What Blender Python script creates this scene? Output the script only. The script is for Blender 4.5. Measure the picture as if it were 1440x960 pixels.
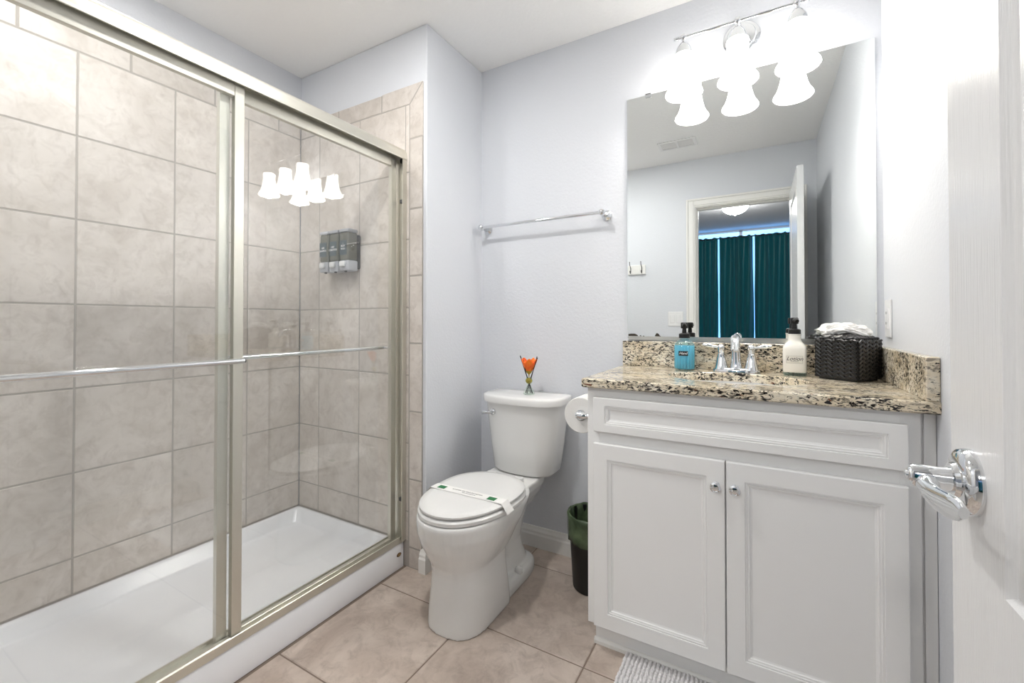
import bpy, bmesh, math, random
from mathutils import Vector, Matrix
R = math.radians; PI = math.pi; sin = math.sin; cos = math.cos
random.seed(4)
SC = bpy.context.scene
COL = SC.collection
for o_ in list(bpy.data.objects): bpy.data.objects.remove(o_)

# ------------------------------------------------------------------ camera
cam = bpy.data.objects.new('camera', bpy.data.cameras.new('camera')); COL.objects.link(cam)
cam.data.sensor_width = 36; cam.data.sensor_fit = 'HORIZONTAL'
cam.data.lens = 608.40 / 1440 * 36
cam.data.shift_y = -(480 - 445.34) / 1440
cam.data.clip_start = 0.02
cam.location = (0, 0, 1.1054)
cam.rotation_euler = (R(90 + .634), 0, R(29.658))
SC.camera = cam

# ------------------------------------------------------------------ world, exposure
w = bpy.data.worlds.new('world'); SC.world = w; w.use_nodes = True
w.node_tree.nodes['Background'].inputs[0].default_value = (.75, .85, 1, 1)
w.node_tree.nodes['Background'].inputs[1].default_value = .6
SC.view_settings.view_transform = 'Standard'; SC.view_settings.look = 'None'
SC.view_settings.exposure = 0.54; SC.view_settings.gamma = 1; SC.view_settings.use_curve_mapping = False
VANITY_W = 1.1        # each of the three bulbs over the mirror
SHADE_E = 5.8         # glow of the frosted shades
SHOWER_W = 4.7       # recessed can in the shower ceiling
WARM = (1.0, .97, .945)
SHADOW_SOFT = .03
ENTRY_FILL_W = 7.7        # added fill can, out of view, in the ceiling between door and toilet
DOME_E = 70.0        # bedroom ceiling dome, shining in through the doorway

# ------------------------------------------------------------------ materials
def nodes(name):
    m = bpy.data.materials.new(name); m.use_nodes = True
    nt = m.node_tree
    return m, nt, nt.nodes['Principled BSDF']
def lin(c):
    return tuple(((v/255)/12.92 if v/255 <= .04045 else (((v/255)+.055)/1.055)**2.4) for v in c) + (1,)
def mat(name, c, rough=.5, metal=0, bump=None, spec=.5, coat=0, trans=0, emis=None, es=0, ior=1.45, alpha=1, mottle=None):
    """c is sRGB 0-255.  bump=(scale, strength, stretch xyz)  mottle=(scale, sRGB second colour, lo, hi)"""
    m, nt, b = nodes(name)
    b.inputs['Base Color'].default_value = lin(c)
    b.inputs['Roughness'].default_value = rough; b.inputs['Metallic'].default_value = metal
    b.inputs['Specular IOR Level'].default_value = spec; b.inputs['Coat Weight'].default_value = coat
    b.inputs['Transmission Weight'].default_value = trans; b.inputs['IOR'].default_value = ior
    b.inputs['Alpha'].default_value = alpha
    if emis: b.inputs['Emission Color'].default_value = lin(emis); b.inputs['Emission Strength'].default_value = es
    N = nt.nodes; L = nt.links
    if bump or mottle:
        tc = N.new('ShaderNodeTexCoord')
    if bump:
        n = N.new('ShaderNodeTexNoise'); n.inputs['Scale'].default_value = bump[0]; n.inputs['Detail'].default_value = 3
        mp = N.new('ShaderNodeMapping'); mp.inputs['Scale'].default_value = bump[2] if len(bump) > 2 else (1, 1, 1)
        L.new(tc.outputs['Object'], mp.inputs[0]); L.new(mp.outputs[0], n.inputs[0])
        bp = N.new('ShaderNodeBump'); bp.inputs['Strength'].default_value = bump[1]; bp.inputs['Distance'].default_value = .004
        L.new(n.outputs[0], bp.inputs['Height']); L.new(bp.outputs[0], b.inputs['Normal'])
    if mottle:
        n = N.new('ShaderNodeTexNoise'); n.inputs['Scale'].default_value = mottle[0]; n.inputs['Detail'].default_value = 5
        L.new(tc.outputs['Object'], n.inputs[0])
        r = N.new('ShaderNodeValToRGB'); r.color_ramp.elements[0].position = mottle[2]; r.color_ramp.elements[1].position = mottle[3]
        r.color_ramp.elements[0].color = lin(c); r.color_ramp.elements[1].color = lin(mottle[1])
        L.new(n.outputs[0], r.inputs[0]); L.new(r.outputs[0], b.inputs['Base Color'])
    return m

def tile_mat(name, ca, cb, cc, rough, sc=5):
    """stone-look ceramic: mottled colour, each tile shifted by its island's random number"""
    m, nt, b = nodes(name); N = nt.nodes; L = nt.links
    tc = N.new('ShaderNodeTexCoord'); g = N.new('ShaderNodeNewGeometry')
    add = N.new('ShaderNodeVectorMath'); add.operation = 'ADD'
    comb = N.new('ShaderNodeVectorMath'); comb.operation = 'SCALE'; comb.inputs[0].default_value = (37, 51, 23)
    L.new(g.outputs['Random Per Island'], comb.inputs['Scale'])
    L.new(tc.outputs['Object'], add.inputs[0]); L.new(comb.outputs[0], add.inputs[1])
    n1 = N.new('ShaderNodeTexNoise'); n1.inputs['Scale'].default_value = sc; n1.inputs['Detail'].default_value = 8; n1.inputs['Roughness'].default_value = .62; n1.inputs['Distortion'].default_value = .9
    n2 = N.new('ShaderNodeTexNoise'); n2.inputs['Scale'].default_value = sc*4.2; n2.inputs['Detail'].default_value = 8; n2.inputs['Roughness'].default_value = .72; n2.inputs['Distortion'].default_value = .7
    L.new(add.outputs[0], n1.inputs[0]); L.new(add.outputs[0], n2.inputs[0])
    r = N.new('ShaderNodeValToRGB'); e = r.color_ramp.elements
    e[0].position = .33; e[0].color = lin(cb); e[1].position = .66; e[1].color = lin(ca)
    L.new(n1.outputs[0], r.inputs[0])
    r2 = N.new('ShaderNodeValToRGB'); e = r2.color_ramp.elements
    e[0].position = .47; e[0].color = (0, 0, 0, 1); e[1].position = .72; e[1].color = (.62, .62, .62, 1)
    L.new(n2.outputs[0], r2.inputs[0])
    mx = N.new('ShaderNodeMix'); mx.data_type = 'RGBA'; mx.inputs[7].default_value = lin(cc)
    L.new(r2.outputs[0], mx.inputs[0]); L.new(r.outputs[0], mx.inputs[6])
    hs = N.new('ShaderNodeHueSaturation')
    mr = N.new('ShaderNodeMapRange'); mr.inputs[3].default_value = .93; mr.inputs[4].default_value = 1.05
    L.new(g.outputs['Random Per Island'], mr.inputs[0]); L.new(mr.outputs[0], hs.inputs['Value'])
    L.new(mx.outputs[2], hs.inputs['Color']); L.new(hs.outputs[0], b.inputs['Base Color'])
    b.inputs['Roughness'].default_value = rough
    bp = N.new('ShaderNodeBump'); bp.inputs['Strength'].default_value = .12; bp.inputs['Distance'].default_value = .003
    L.new(n2.outputs[0], bp.inputs['Height']); L.new(bp.outputs[0], b.inputs['Normal'])
    return m

def granite_mat(name):
    m, nt, b = nodes(name); N = nt.nodes; L = nt.links
    tc = N.new('ShaderNodeTexCoord')
    mp = N.new('ShaderNodeMapping'); mp.inputs['Rotation'].default_value = (.2, .35, .5); mp.inputs['Scale'].default_value = (.55, 1.3, 1.3)
    L.new(tc.outputs['Object'], mp.inputs[0])
    def noise(sc, d, rg, dist=0):
        n = N.new('ShaderNodeTexNoise'); n.inputs['Scale'].default_value = sc; n.inputs['Detail'].default_value = d; n.inputs['Roughness'].default_value = rg; n.inputs['Distortion'].default_value = dist
        L.new(mp.outputs[0], n.inputs[0]); return n
    def ramp(src, stops):
        r = N.new('ShaderNodeValToRGB'); e = r.color_ramp.elements
        while len(e) < len(stops): e.new(.5)
        for k, (p, c) in enumerate(stops): e[k].position = p; e[k].color = c
        L.new(src, r.inputs[0]); return r
    base = ramp(noise(16, 4, .6, .6).outputs[0], [(.3, lin((204, 188, 158))), (.5, lin((228, 216, 192))), (.7, lin((240, 234, 218)))])
    def over(col, mask, c):
        mx = N.new('ShaderNodeMix'); mx.data_type = 'RGBA'; mx.inputs[7].default_value = lin(c)
        L.new(mask, mx.inputs[0]); L.new(col, mx.inputs[6]); return mx.outputs[2]
    k0, k1 = (0, 0, 0, 1), (1, 1, 1, 1)
    grey = ramp(noise(66, 4, .62, .8).outputs[0], [(.54, k0), (.62, k1)])
    c = over(base.outputs[0], grey.outputs[0], (158, 148, 132))
    n = noise(105, 4, .66, 1.2); big = noise(11, 2, .5)
    ad = N.new('ShaderNodeMath'); ad.operation = 'MULTIPLY_ADD'; ad.inputs[1].default_value = .32
    L.new(big.outputs[0], ad.inputs[0]); L.new(n.outputs[0], ad.inputs[2])
    dark = ramp(ad.outputs[0], [(.688, k0), (.725, k1)])
    c = over(c, dark.outputs[0], (34, 30, 28))
    rust = ramp(noise(60, 2, .5, .5).outputs[0], [(.69, k0), (.72, k1)])
    c = over(c, rust.outputs[0], (120, 78, 58))
    L.new(c, b.inputs['Base Color']); b.inputs['Roughness'].default_value = .13
    return m

def pane_mat(name, tint=(255, 255, 255), gloss=1.0):
    """clear sheet glass: Fresnel mix of mirror reflection and straight-through view"""
    m, nt, b = nodes(name); N = nt.nodes; L = nt.links; N.remove(b)
    out = N['Material Output']
    t = N.new('ShaderNodeBsdfTransparent'); t.inputs[0].default_value = lin(tint)
    g = N.new('ShaderNodeBsdfGlossy'); g.inputs['Roughness'].default_value = 0.0; g.inputs[0].default_value = (gloss,)*3 + (1,)
    f = N.new('ShaderNodeFresnel'); ge = N.new('ShaderNodeNewGeometry')
    mr = N.new('ShaderNodeMapRange'); mr.inputs[3].default_value = 1.62; mr.inputs[4].default_value = 1/1.62
    L.new(ge.outputs['Backfacing'], mr.inputs[0]); L.new(mr.outputs[0], f.inputs['IOR'])
    mx = N.new('ShaderNodeMixShader'); L.new(f.outputs[0], mx.inputs[0]); L.new(t.outputs[0], mx.inputs[1]); L.new(g.outputs[0], mx.inputs[2])
    L.new(mx.outputs[0], out.inputs[0])
    return m

def weave_mat(name):
    """black plaited leatherette: herringbone bump"""
    m, nt, b = nodes(name)
    b.inputs['Base Color'].default_value = lin((24, 23, 23)); b.inputs['Roughness'].default_value = .24
    return m

def curtain_mat(name):
    m, nt, b = nodes(name); N = nt.nodes; L = nt.links
    b.inputs['Base Color'].default_value = lin((8, 84, 82)); b.inputs['Roughness'].default_value = .42
    b.inputs['Sheen Weight'].default_value = .3
    t = N.new('ShaderNodeBsdfTranslucent'); t.inputs[0].default_value = lin((14, 150, 140))
    mx = N.new('ShaderNodeMixShader'); mx.inputs[0].default_value = .5
    L.new(b.outputs[0], mx.inputs[1]); L.new(t.outputs[0], mx.inputs[2]); L.new(mx.outputs[0], N['Material Output'].inputs[0])
    return m

def glow_mat(name, c, s):
    m, nt, b = nodes(name); N = nt.nodes; L = nt.links
    b.inputs['Base Color'].default_value = lin((245, 243, 238)); b.inputs['Roughness'].default_value = .35
    b.inputs['Emission Color'].default_value = tuple(c) + (1,); b.inputs['Emission Strength'].default_value = s
    return m

M = dict(
    wall=mat('wall_paint', (224, 227, 232), .55, bump=(95, .22)),
    ceil=mat('ceiling_paint', (249, 249, 248), .7, bump=(70, .5)),
    trim=mat('trim_paint', (243, 242, 238), .35),
    cab=mat('cabinet_paint', (240, 240, 239), .38),
    doorp=mat('door_paint', (236, 236, 236), .27, bump=(60, .22, (6, 6, .2))),
    tile=tile_mat('wall_tile_stone', (230, 223, 216), (208, 200, 191), (184, 174, 164), .38, 5),
    floor=tile_mat('floor_tile_stone', (216, 202, 190), (182, 166, 153), (152, 136, 124), .42, 4.2),
    grout=mat('wall_grout', (180, 174, 167), .85), fgrout=mat('floor_grout', (138, 123, 111), .9),
    acrylic=mat('white_acrylic', (249, 250, 253), .18), china=mat('white_china', (240, 240, 238), .09, coat=.3),
    seat=mat('seat_plastic', (242, 242, 240), .22),
    chrome=mat('chrome', (228, 230, 232), .06, 1), nickel=mat('satin_aluminium', (222, 220, 210), .38, .9),
    nickel_in=mat('satin_aluminium_dull', (206, 206, 200), .3, 1),
    dark=mat('black_rubber', (22, 22, 20), .6), black=mat('black_plastic', (24, 23, 22), .35),
    granite=granite_mat('speckled_granite'), pane=pane_mat('shower_glass', (253, 254, 254)),
    mirror=mat('mirror_silver', (243, 246, 245), 0, 1), mirror_worn=mat('worn_mirror_back', (62, 56, 46), .7),
    mirror_edge=mat('mirror_edge', (120, 128, 126), .3),
    weave=weave_mat('black_weave'), paper=mat('tissue_paper', (250, 249, 246), .9), roll=mat('roll_paper', (240, 239, 236), .95, bump=(160, .15)),
    liner=mat('bag_plastic', (58, 72, 50), .25, mottle=(14, (96, 112, 82), .4, .7)), bin=mat('bin_plastic', (14, 14, 14), .4),
    orange=mat('orange_petal', (250, 96, 20), .6, mottle=(50, (255, 140, 30), .4, .7)), calyx=mat('calyx', (170, 140, 40), .6),
    oil=mat('amber_oil', (226, 200, 60), .1, trans=.6, ior=1.4), vase=pane_mat('vase_glass', (240, 246, 240)),
    blue=mat('blue_soap', (118, 198, 220), .12), ribg=pane_mat('bottle_glass', (225, 245, 250)),
    lotion=mat('white_lotion', (246, 243, 234), .2), labelw=mat('cream_label', (238, 234, 222), .5), ink=mat('ink', (30, 30, 30), .6), white=mat('white_print', (245, 245, 245), .5),
    green=mat('green_print', (52, 128, 80), .6), greyink=mat('grey_print', (150, 150, 150), .6),
    matf=mat('white_chenille', (236, 234, 234), .95), curtain=curtain_mat('teal_satin'),
    plate=mat('white_plate', (240, 240, 240), .3), slot=mat('dark_grey_and_slot_shade', (90, 90, 90), .6),  # slot: dark grey fittings, and painted shade in the outlet slots and vent
    disp=mat('smoked_plastic', (112, 112, 102), .2), displabel=mat('slate_label', (78, 92, 98), .4), dispgrey=mat('grey_plastic', (186, 188, 194), .3), dispback=mat('dark_bracket', (52, 52, 46), .4),
    badge=mat('bronze_badge', (88, 58, 36), .35, .4), badge2=mat('gold_badge', (176, 146, 104), .35, .5),
    shade=glow_mat('lit_frosted_glass', (1, .96, .915), SHADE_E),
    bulb=glow_mat('lit_bulb', (1, .93, .84), 25), canlight=glow_mat('lit_lens', (1, .96, .9), 14),
    beddome=glow_mat('lit_dome', (1, .98, .96), DOME_E), sky=glow_mat('daylight_pane', (.17, .46, 1.0), 1.5),
    sky2=glow_mat('daylight_gap', (.55, .75, 1.0), 2.6),
    bedwall=mat('bedroom_wall', (205, 208, 214), .6), bedfloor=mat('bedroom_carpet', (196, 188, 178), .9), bedceil=mat('bedroom_ceiling', (212, 212, 214), .8, bump=(50, .6)),
    rim=mat('brushed_edge', (200, 200, 196), .3, 1),
)

# ------------------------------------------------------------------ helpers
def cprop(o, **k):
    for a, v in k.items():
        if v: o[a] = v
def thing(name, label, cat, loc, group=None):
    o = bpy.data.objects.new(name, None); COL.objects.link(o); o.location = loc; o.empty_display_size = .05
    cprop(o, label=label, category=cat, group=group); return o
def wloc(o):
    v = Vector((0, 0, 0))
    while o: v += o.location; o = o.parent
    return v
def obj(name, bm, m, parent=None, at=None, smooth=None, mods=(), label=None, recalc=True):
    """link bm (world coordinates) as one mesh; origin at its parent (or at 'at')"""
    org = wloc(parent) if parent else Vector(at or (0, 0, 0))
    if recalc: bmesh.ops.recalc_face_normals(bm, faces=bm.faces[:])
    bmesh.ops.translate(bm, verts=bm.verts[:], vec=-org)
    me = bpy.data.meshes.new(name); bm.to_mesh(me); bm.free()
    me.materials.append(M[m] if isinstance(m, str) else m)
    o = bpy.data.objects.new(name, me); COL.objects.link(o)
    if parent: o.parent = parent
    else: o.location = org
    if smooth is not None:
        for p in me.polygons: p.use_smooth = True
        if smooth < 179: me.set_sharp_from_angle(angle=R(smooth))
    if label: o['label'] = label
    for k, kw in mods:
        md = o.modifiers.new(k.lower(), k)
        for a, v in kw.items(): setattr(md, a, v)
    return o
def top(o, label, cat, group=None, kind=None):
    cprop(o, label=label, category=cat, group=group, kind=kind); return o
def struct(name, bm, m, parent=None, **k):
    o = obj(name, bm, m, parent, **k)
    if not parent: o['kind'] = 'structure'
    return o
def B(): return bmesh.new()
def box(bm, x0, x1, y0, y1, z0, z1, bev=0, seg=2):
    r = bmesh.ops.create_cube(bm, size=1)['verts']
    for v in r:
        v.co = Vector(((x0+x1)/2 + v.co.x*(x1-x0), (y0+y1)/2 + v.co.y*(y1-y0), (z0+z1)/2 + v.co.z*(z1-z0)))
    if bev:
        es = list({e for v in r for e in v.link_edges})
        bmesh.ops.bevel(bm, geom=es, offset=bev, segments=seg, affect='EDGES', profile=.5)
    return bm
def ring_verts(bm, pts): return [bm.verts.new(p) for p in pts]
def skin(bm, rings, cap0=True, cap1=True, closed=True):
    rv = [ring_verts(bm, r) for r in rings]; n = len(rv[0])
    for a, b in zip(rv, rv[1:]):
        for i in range(n if closed else n-1):
            j = (i+1) % n
            try: bm.faces.new((a[i], a[j], b[j], b[i]))
            except ValueError: pass
    if cap0: bm.faces.new(rv[0][::-1])
    if cap1: bm.faces.new(rv[-1])
    return rv
def frame_axes(d):
    d = Vector(d).normalized(); up = Vector((0, 0, 1)) if abs(d.z) < .9 else Vector((1, 0, 0))
    a = d.cross(up).normalized(); return a, a.cross(d).normalized()
def tube(bm, pts, r, n=12, cap=True):
    pts = [Vector(p) for p in pts]; rs = r if isinstance(r, (list, tuple)) else [r]*len(pts)
    rings = []; a = None
    for i, p in enumerate(pts):
        d = (pts[min(i+1, len(pts)-1)] - pts[max(i-1, 0)]).normalized()
        if a is None: a, b = frame_axes(d)
        else:
            a = (a - d*a.dot(d)).normalized(); b = a.cross(d).normalized()
        rings.append([p + (a*cos(t) + b*sin(t))*rs[i] for t in [2*PI*k/n for k in range(n)]])
    skin(bm, rings, cap, cap); return bm
def lathe(bm, prof, c, axis=(0, 0, 1), n=32, cap=True, sx=1, sy=1):
    ax = Vector(axis).normalized(); a, b = frame_axes(ax); c = Vector(c)
    rings = [[c + ax*h + (a*cos(t)*sx + b*sin(t)*sy)*max(r, 1e-5) for t in [2*PI*k/n for k in range(n)]] for r, h in prof]
    skin(bm, rings, cap, cap); return bm
def superring(cx, cy, z, hx, hy, p=2.5, n=40, p2=None, hyf=None, bulge=0):
    out = []
    for k in range(n):
        t = 2*PI*k/n; c, s = cos(t), sin(t); pp = p2 if (p2 and s > 0) else p
        x = hx*math.copysign(abs(c)**(2/pp), c); yy = (hyf if (hyf and s < 0) else hy)
        y = yy*math.copysign(abs(s)**(2/pp), s)
        if bulge and s < 0: y -= bulge*(1-(x/hx)**2)*(abs(y)/yy)
        out.append((cx+x, cy+y, z))
    return out
def arc(c, r, a0, a1, n, pl='xz'):
    o = []
    for k in range(n+1):
        t = a0+(a1-a0)*k/n; u, v = r*cos(t), r*sin(t)
        d = {'xz': (u, 0, v), 'yz': (0, u, v), 'xy': (u, v, 0)}[pl]
        o.append((c[0]+d[0], c[1]+d[1], c[2]+d[2]))
    return o
def text(name, s, size, m, parent, loc, rot, shear=0, ext=.0003, align='CENTER', squash=1, label=None):
    cu = bpy.data.curves.new(name, 'FONT'); cu.body = s; cu.size = size; cu.shear = shear; cu.extrude = ext
    cu.align_x = align; cu.align_y = 'CENTER'
    t = bpy.data.objects.new(name, cu); COL.objects.link(t)
    dg = bpy.context.evaluated_depsgraph_get(); me = bpy.data.meshes.new_from_object(t.evaluated_get(dg))
    bpy.data.objects.remove(t)
    mx = Matrix.Translation(Vector(loc)-wloc(parent)) @ rot.to_4x4() @ Matrix.Diagonal((squash, 1, 1, 1))
    me.transform(mx); me.materials.clear(); me.materials.append(M[m])
    o = bpy.data.objects.new(name, me); COL.objects.link(o); o.parent = parent
    return o
def rot_face(n):  # text frame: local Z along outward normal n, local Y up
    z = Vector(n).normalized(); x = Vector((0, 0, 1)).cross(z).normalized(); y = z.cross(x)
    return Matrix((x, y, z)).transposed()

# ------------------------------------------------------------------ room numbers
YB, YS, YD = 1.9215, 1.4744, .0028
XS, XL, XR, H = -2.1674, -1.281, .3749, 2.44
XC, ZC = -1.4025, .1135
DO0, DO1, DTOP = -.4415, .241, 2.038
T = .1

# ------------------------------------------------------------------ shell
struct('ceiling', box(B(), XS-T, XR+T, YD-.11, YB+T, H, H+.08), 'ceil')
struct('wall_back', box(B(), XL, XR+T, YB, YB+T, 0, H), 'wall')
struct('wall_left', box(B(), XS-.007-T, XS-.007, YD-.11, YS+.007, 0, H), 'wall')
struct('wall_shower_end', box(B(), XS-.007-T, XL, YS+.007, YB+T, 0, H, .004), 'wall')
struct('wall_right', box(B(), XR, XR+T, YD-.11, YB, 0, H), 'wall')
bm = B(); box(bm, XS-T, DO0-.02, YD-.11, YD, 0, H); box(bm, DO1+.02, XR, YD-.11, YD, 0, H); box(bm, DO0-.02, DO1+.02, YD-.11, YD, DTOP+.02, H)
struct('wall_front', bm, 'wall')
# door opening: jambs, stops and casings on both sides
bm = B()
box(bm, DO0-.02, DO0, YD-.111, YD+.001, 0, DTOP); box(bm, DO1, DO1+.02, YD-.111, YD+.001, 0, DTOP); box(bm, DO0-.02, DO1+.02, YD-.111, YD+.001, DTOP, DTOP+.02)
box(bm, DO0, DO0+.012, YD-.075, YD-.04, 0, DTOP-.012); box(bm, DO0, DO1, YD-.075, YD-.04, DTOP-.012, DTOP)
struct('trim_1', bm, 'trim')
def casing(name, y0, y1):
    bm = B(); cw = .068
    s = 1 if y1 > y0 else -1
    for (a, b, d) in ((0, cw, .010), (.012, .05, .015), (cw-.016, cw, .018)):
        yy = sorted((y0, y0+s*d))
        box(bm, DO0-.006-b, DO0-.006-a, yy[0], yy[1], 0, DTOP+.006+b, .003)
        box(bm, DO1+.006+a, DO1+.006+b, yy[0], yy[1], 0, DTOP+.006+b, .003)
        box(bm, DO0-.006-a, DO1+.006+a, yy[0], yy[1], DTOP+.006+a, DTOP+.006+b, .003)
    struct(name, bm, 'trim')
casing('trim_2', YD, YD+.018); casing('trim_3', YD-.11, YD-.128)

def base_profile(): return [(0, 0), (.013, 0), (.013, .06), (.010, .068), (.010, .078), (.006, .088), (.004, .098), (0, .1)]
def baseboard(name, path, nrm):
    """extrude the baseboard profile along path (list of xy) with outward normals nrm"""
    bm = B(); rings = [[(p[0]+n[0]*d, p[1]+n[1]*d, z) for d, z in base_profile()] for p, n in zip(path, nrm)]
    skin(bm, rings); return struct(name, bm, 'trim')
baseboard('baseboard_back', [(XL, YB), (-.51, YB)], [(0, -1), (0, -1)])
baseboard('baseboard_left', [(-1.307, YS+.007), (XL, YS+.007), (XL, YB-.013)], [(0, -1.5), (1, -1.5), (1, 0)])
baseboard('baseboard_right', [(XR, 1.42), (XR, .10)], [(-1, 0), (-1, 0)])
baseboard('baseboard_front', [(DO0-.075, YD), (-1.39, YD)], [(0, 1), (0, 1)])

# floor: grout slab with bevelled tiles set in it
def tiles(bm, us, vs, put, g=.0042, th=.006, bv=.0022):
    for u0, u1 in zip(us, us[1:]):
        for v0, v1 in zip(vs, vs[1:]):
            a, b, c, d = u0+g/2, u1-g/2, v0+g/2, v1-g/2
            if b-a < .004 or d-c < .004: continue
            lo = [put(*q, -th) for q in ((a, c), (b, c), (b, d), (a, d))]
            mi = [put(*q, -bv) for q in ((a, c), (b, c), (b, d), (a, d))]
            hi = [put(*q, 0) for q in ((a+bv, c+bv), (b-bv, c+bv), (b-bv, d-bv), (a+bv, d-bv))]
            skin(bm, [lo, mi, hi], cap0=False)
struct('floor', box(B(), XS-T, XR+T, YD-.11, YB+T, -.08, -.0025), 'fgrout')
bm = B()
tiles(bm, [XC+.004, -1.393, -.9465, -.493, -.04, XR], [YD-.108, .43, .8805, 1.327, 1.7755, YB], lambda u, v, d: (u, v, d), .005)
struct('floor_tiled', bm, 'floor')
# shower wall tiles
ZT = [ZC+.002, .247, .555, .862, 1.168, 1.479, 1.786, 2.097]
bm = B(); box(bm, XS-.008, XS-.0012, YD, YS-.002, .02, 2.18)
struct('wall_left_grout', bm, 'grout')
bm = B()
tiles(bm, [YD, .276, .583, .890, 1.197, YS], ZT, lambda u, v, d: (XS+d, u, v))
tiles(bm, [YD, .127, .433, .738, 1.045, 1.35, YS], [2.097, 2.184], lambda u, v, d: (XS+d, u, v), bv=.003)
struct('wall_left_tiled', bm, 'tile')
bm = B(); box(bm, XS, -1.300, YS+.0012, YS+.008, .0, 2.18)
struct('wall_shower_end_grout', bm, 'grout')
bm = B(); E = lambda u, v, d: (u, YS-d, v)
tiles(bm, [XS, -2.008, -1.704, -1.402, -1.377], ZT, E)
tiles(bm, [XS, -1.86, -1.554], [2.097, 2.184], E, bv=.003)
tiles(bm, [-1.377, -1.299], [.0, .09, .395, .70, 1.007, 1.312, 1.616, 1.937], E, bv=.003)
def mitre(pts):
    skin(bm, [[(x, YS+.006, z) for x, z in pts], [(x, YS+.002, z) for x, z in pts], [(x+(sum(p[0] for p in pts)/4-x)*.04, YS, z+(sum(p[1] for p in pts)/4-z)*.04) for x, z in pts]], cap0=False)
g = .0015
mitre([(-1.554+g, 2.097+g), (-1.377-g, 2.097+g), (-1.299-g*2, 2.184), (-1.554+g, 2.184)])
mitre([(-1.377+g, 1.937+g), (-1.299, 1.937+g), (-1.299, 2.184-g*2), (-1.377+g, 2.097-g)])
struct('wall_shower_end_tiled', bm, 'tile')

# ------------------------------------------------------------------ shower tray and glass doors
tr = thing('shower_tray', 'white acrylic shower base with raised curb below the sliding glass doors', 'shower tray', (-1.78, .74, 0))
bm = B()
def rr(x0, x1, y0, y1, z, r, n=6):
    out = []
    for cx, cy, a in ((x1-r, y1-r, 0), (x0+r, y1-r, PI/2), (x0+r, y0+r, PI), (x1-r, y0+r, 1.5*PI)):
        for k in range(n+1):
            t = a+PI/2*k/n; out.append((cx+r*cos(t), cy+r*sin(t), z))
    return out
y0, y1 = YD+.004, YS-.001
skin(bm, [rr(XS+.001, XC, y0, y1, 0, .006), rr(XS+.001, XC, y0, y1, ZC-.006, .006), rr(XS+.001+.004, XC-.006, y0+.004, y1-.004, ZC, .012),
          rr(XS+.020, XC-.092, y0+.020, y1-.020, ZC, .030), rr(XS+.026, XC-.098, y0+.026, y1-.026, ZC-.006, .034),
          rr(XS+.042, XC-.110, y0+.042, y1-.042, .060, .045), rr(XS+.048, XC-.116, y0+.048, y1-.048, .054, .05), rr(XS+.062, XC-.13, y0+.062, y1-.062, .051, .06), rr(XS+.30, XC-.30, y0+.5, y1-.5, .044, .05)], cap0=True)
obj('basin', bm, 'acrylic', tr, smooth=50)
bm = B(); lathe(bm, [(.0135, 0), (.0135, .0012), (.012, .0016)], (XC, 1.441, .064), (1, 0, 0), 28, sx=1, sy=.62)
st = obj('badge', bm, 'badge', tr, label='small oval bronze badge')
bm = B(); lathe(bm, [(.0105, .0016), (.0105, .002)], (XC, 1.441, .064), (1, 0, 0), 28, sx=1, sy=.58); obj('badge_text', bm, 'badge2', st)

XO, XI = -1.418, -1.438      # outer and inner panel planes
fr = thing('shower_door_frame', 'champagne metal frame of the shower enclosure fixed to curb and tiled wall', 'shower frame', (XO, .74, ZC))
# header extrusion: rounded outer face, two runners below
bm = B()
hp = [(-1.391, 1.842), (-1.391, 1.852), (-1.3945, 1.857), (-1.394, 1.872), (-1.399, 1.886), (-1.408, 1.893), (-1.47, 1.893), (-1.475, 1.888), (-1.475, 1.842),
      (-1.470, 1.842), (-1.470, 1.876), (-1.396, 1.876), (-1.396, 1.842)]
skin(bm, [[(x, y, z) for x, z in hp] for y in (YD+.002, YS-.001)])
obj('header_rail', bm, 'nickel', fr, smooth=40)
bm = B()
tp = [(-1.4005, ZC-.001), (-1.4005, .139), (-1.4025, .141), (-1.405, .139), (-1.405, .122), (-1.431, .122), (-1.431, .134), (-1.433, .134), (-1.433, .122), (-1.462, .122), (-1.462, .132), (-1.468, .132), (-1.468, ZC-.001)]
skin(bm, [[(x, y, z) for x, z in tp] for y in (YD+.002, YS-.001)])
obj('bottom_track', bm, 'nickel', fr)
for (ya, yb, nm) in ((YS-.001, YS-.026, 'wall_jamb'), (YD+.002, YD+.027, 'wall_jamb')):
    bm = B(); s = 1 if yb > ya else -1
    jp = [(-1.393, ya), (-1.393, yb), (-1.396, yb), (-1.398, yb-s*.012), (-1.466, yb-s*.012), (-1.468, yb), (-1.473, yb), (-1.473, ya)]
    skin(bm, [[(x, y, z) for x, y in jp] for z in (.120, 1.845)])
    jb = obj(nm, bm, 'nickel', fr)
    if s < 0:
        for z in (1.651, .305):
            bm = B(); box(bm, -1.414, -1.399, YS-.024, YS-.012, z-.008, z+.008, .002); obj('bumper', bm, 'slot', jb, label='small dark grey bumper')
        bm = B(); box(bm, -1.414, -1.396, YS-.022, YS-.010, 1.826, 1.846, .001); obj('corner_block', bm, 'dark', jb)

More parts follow.
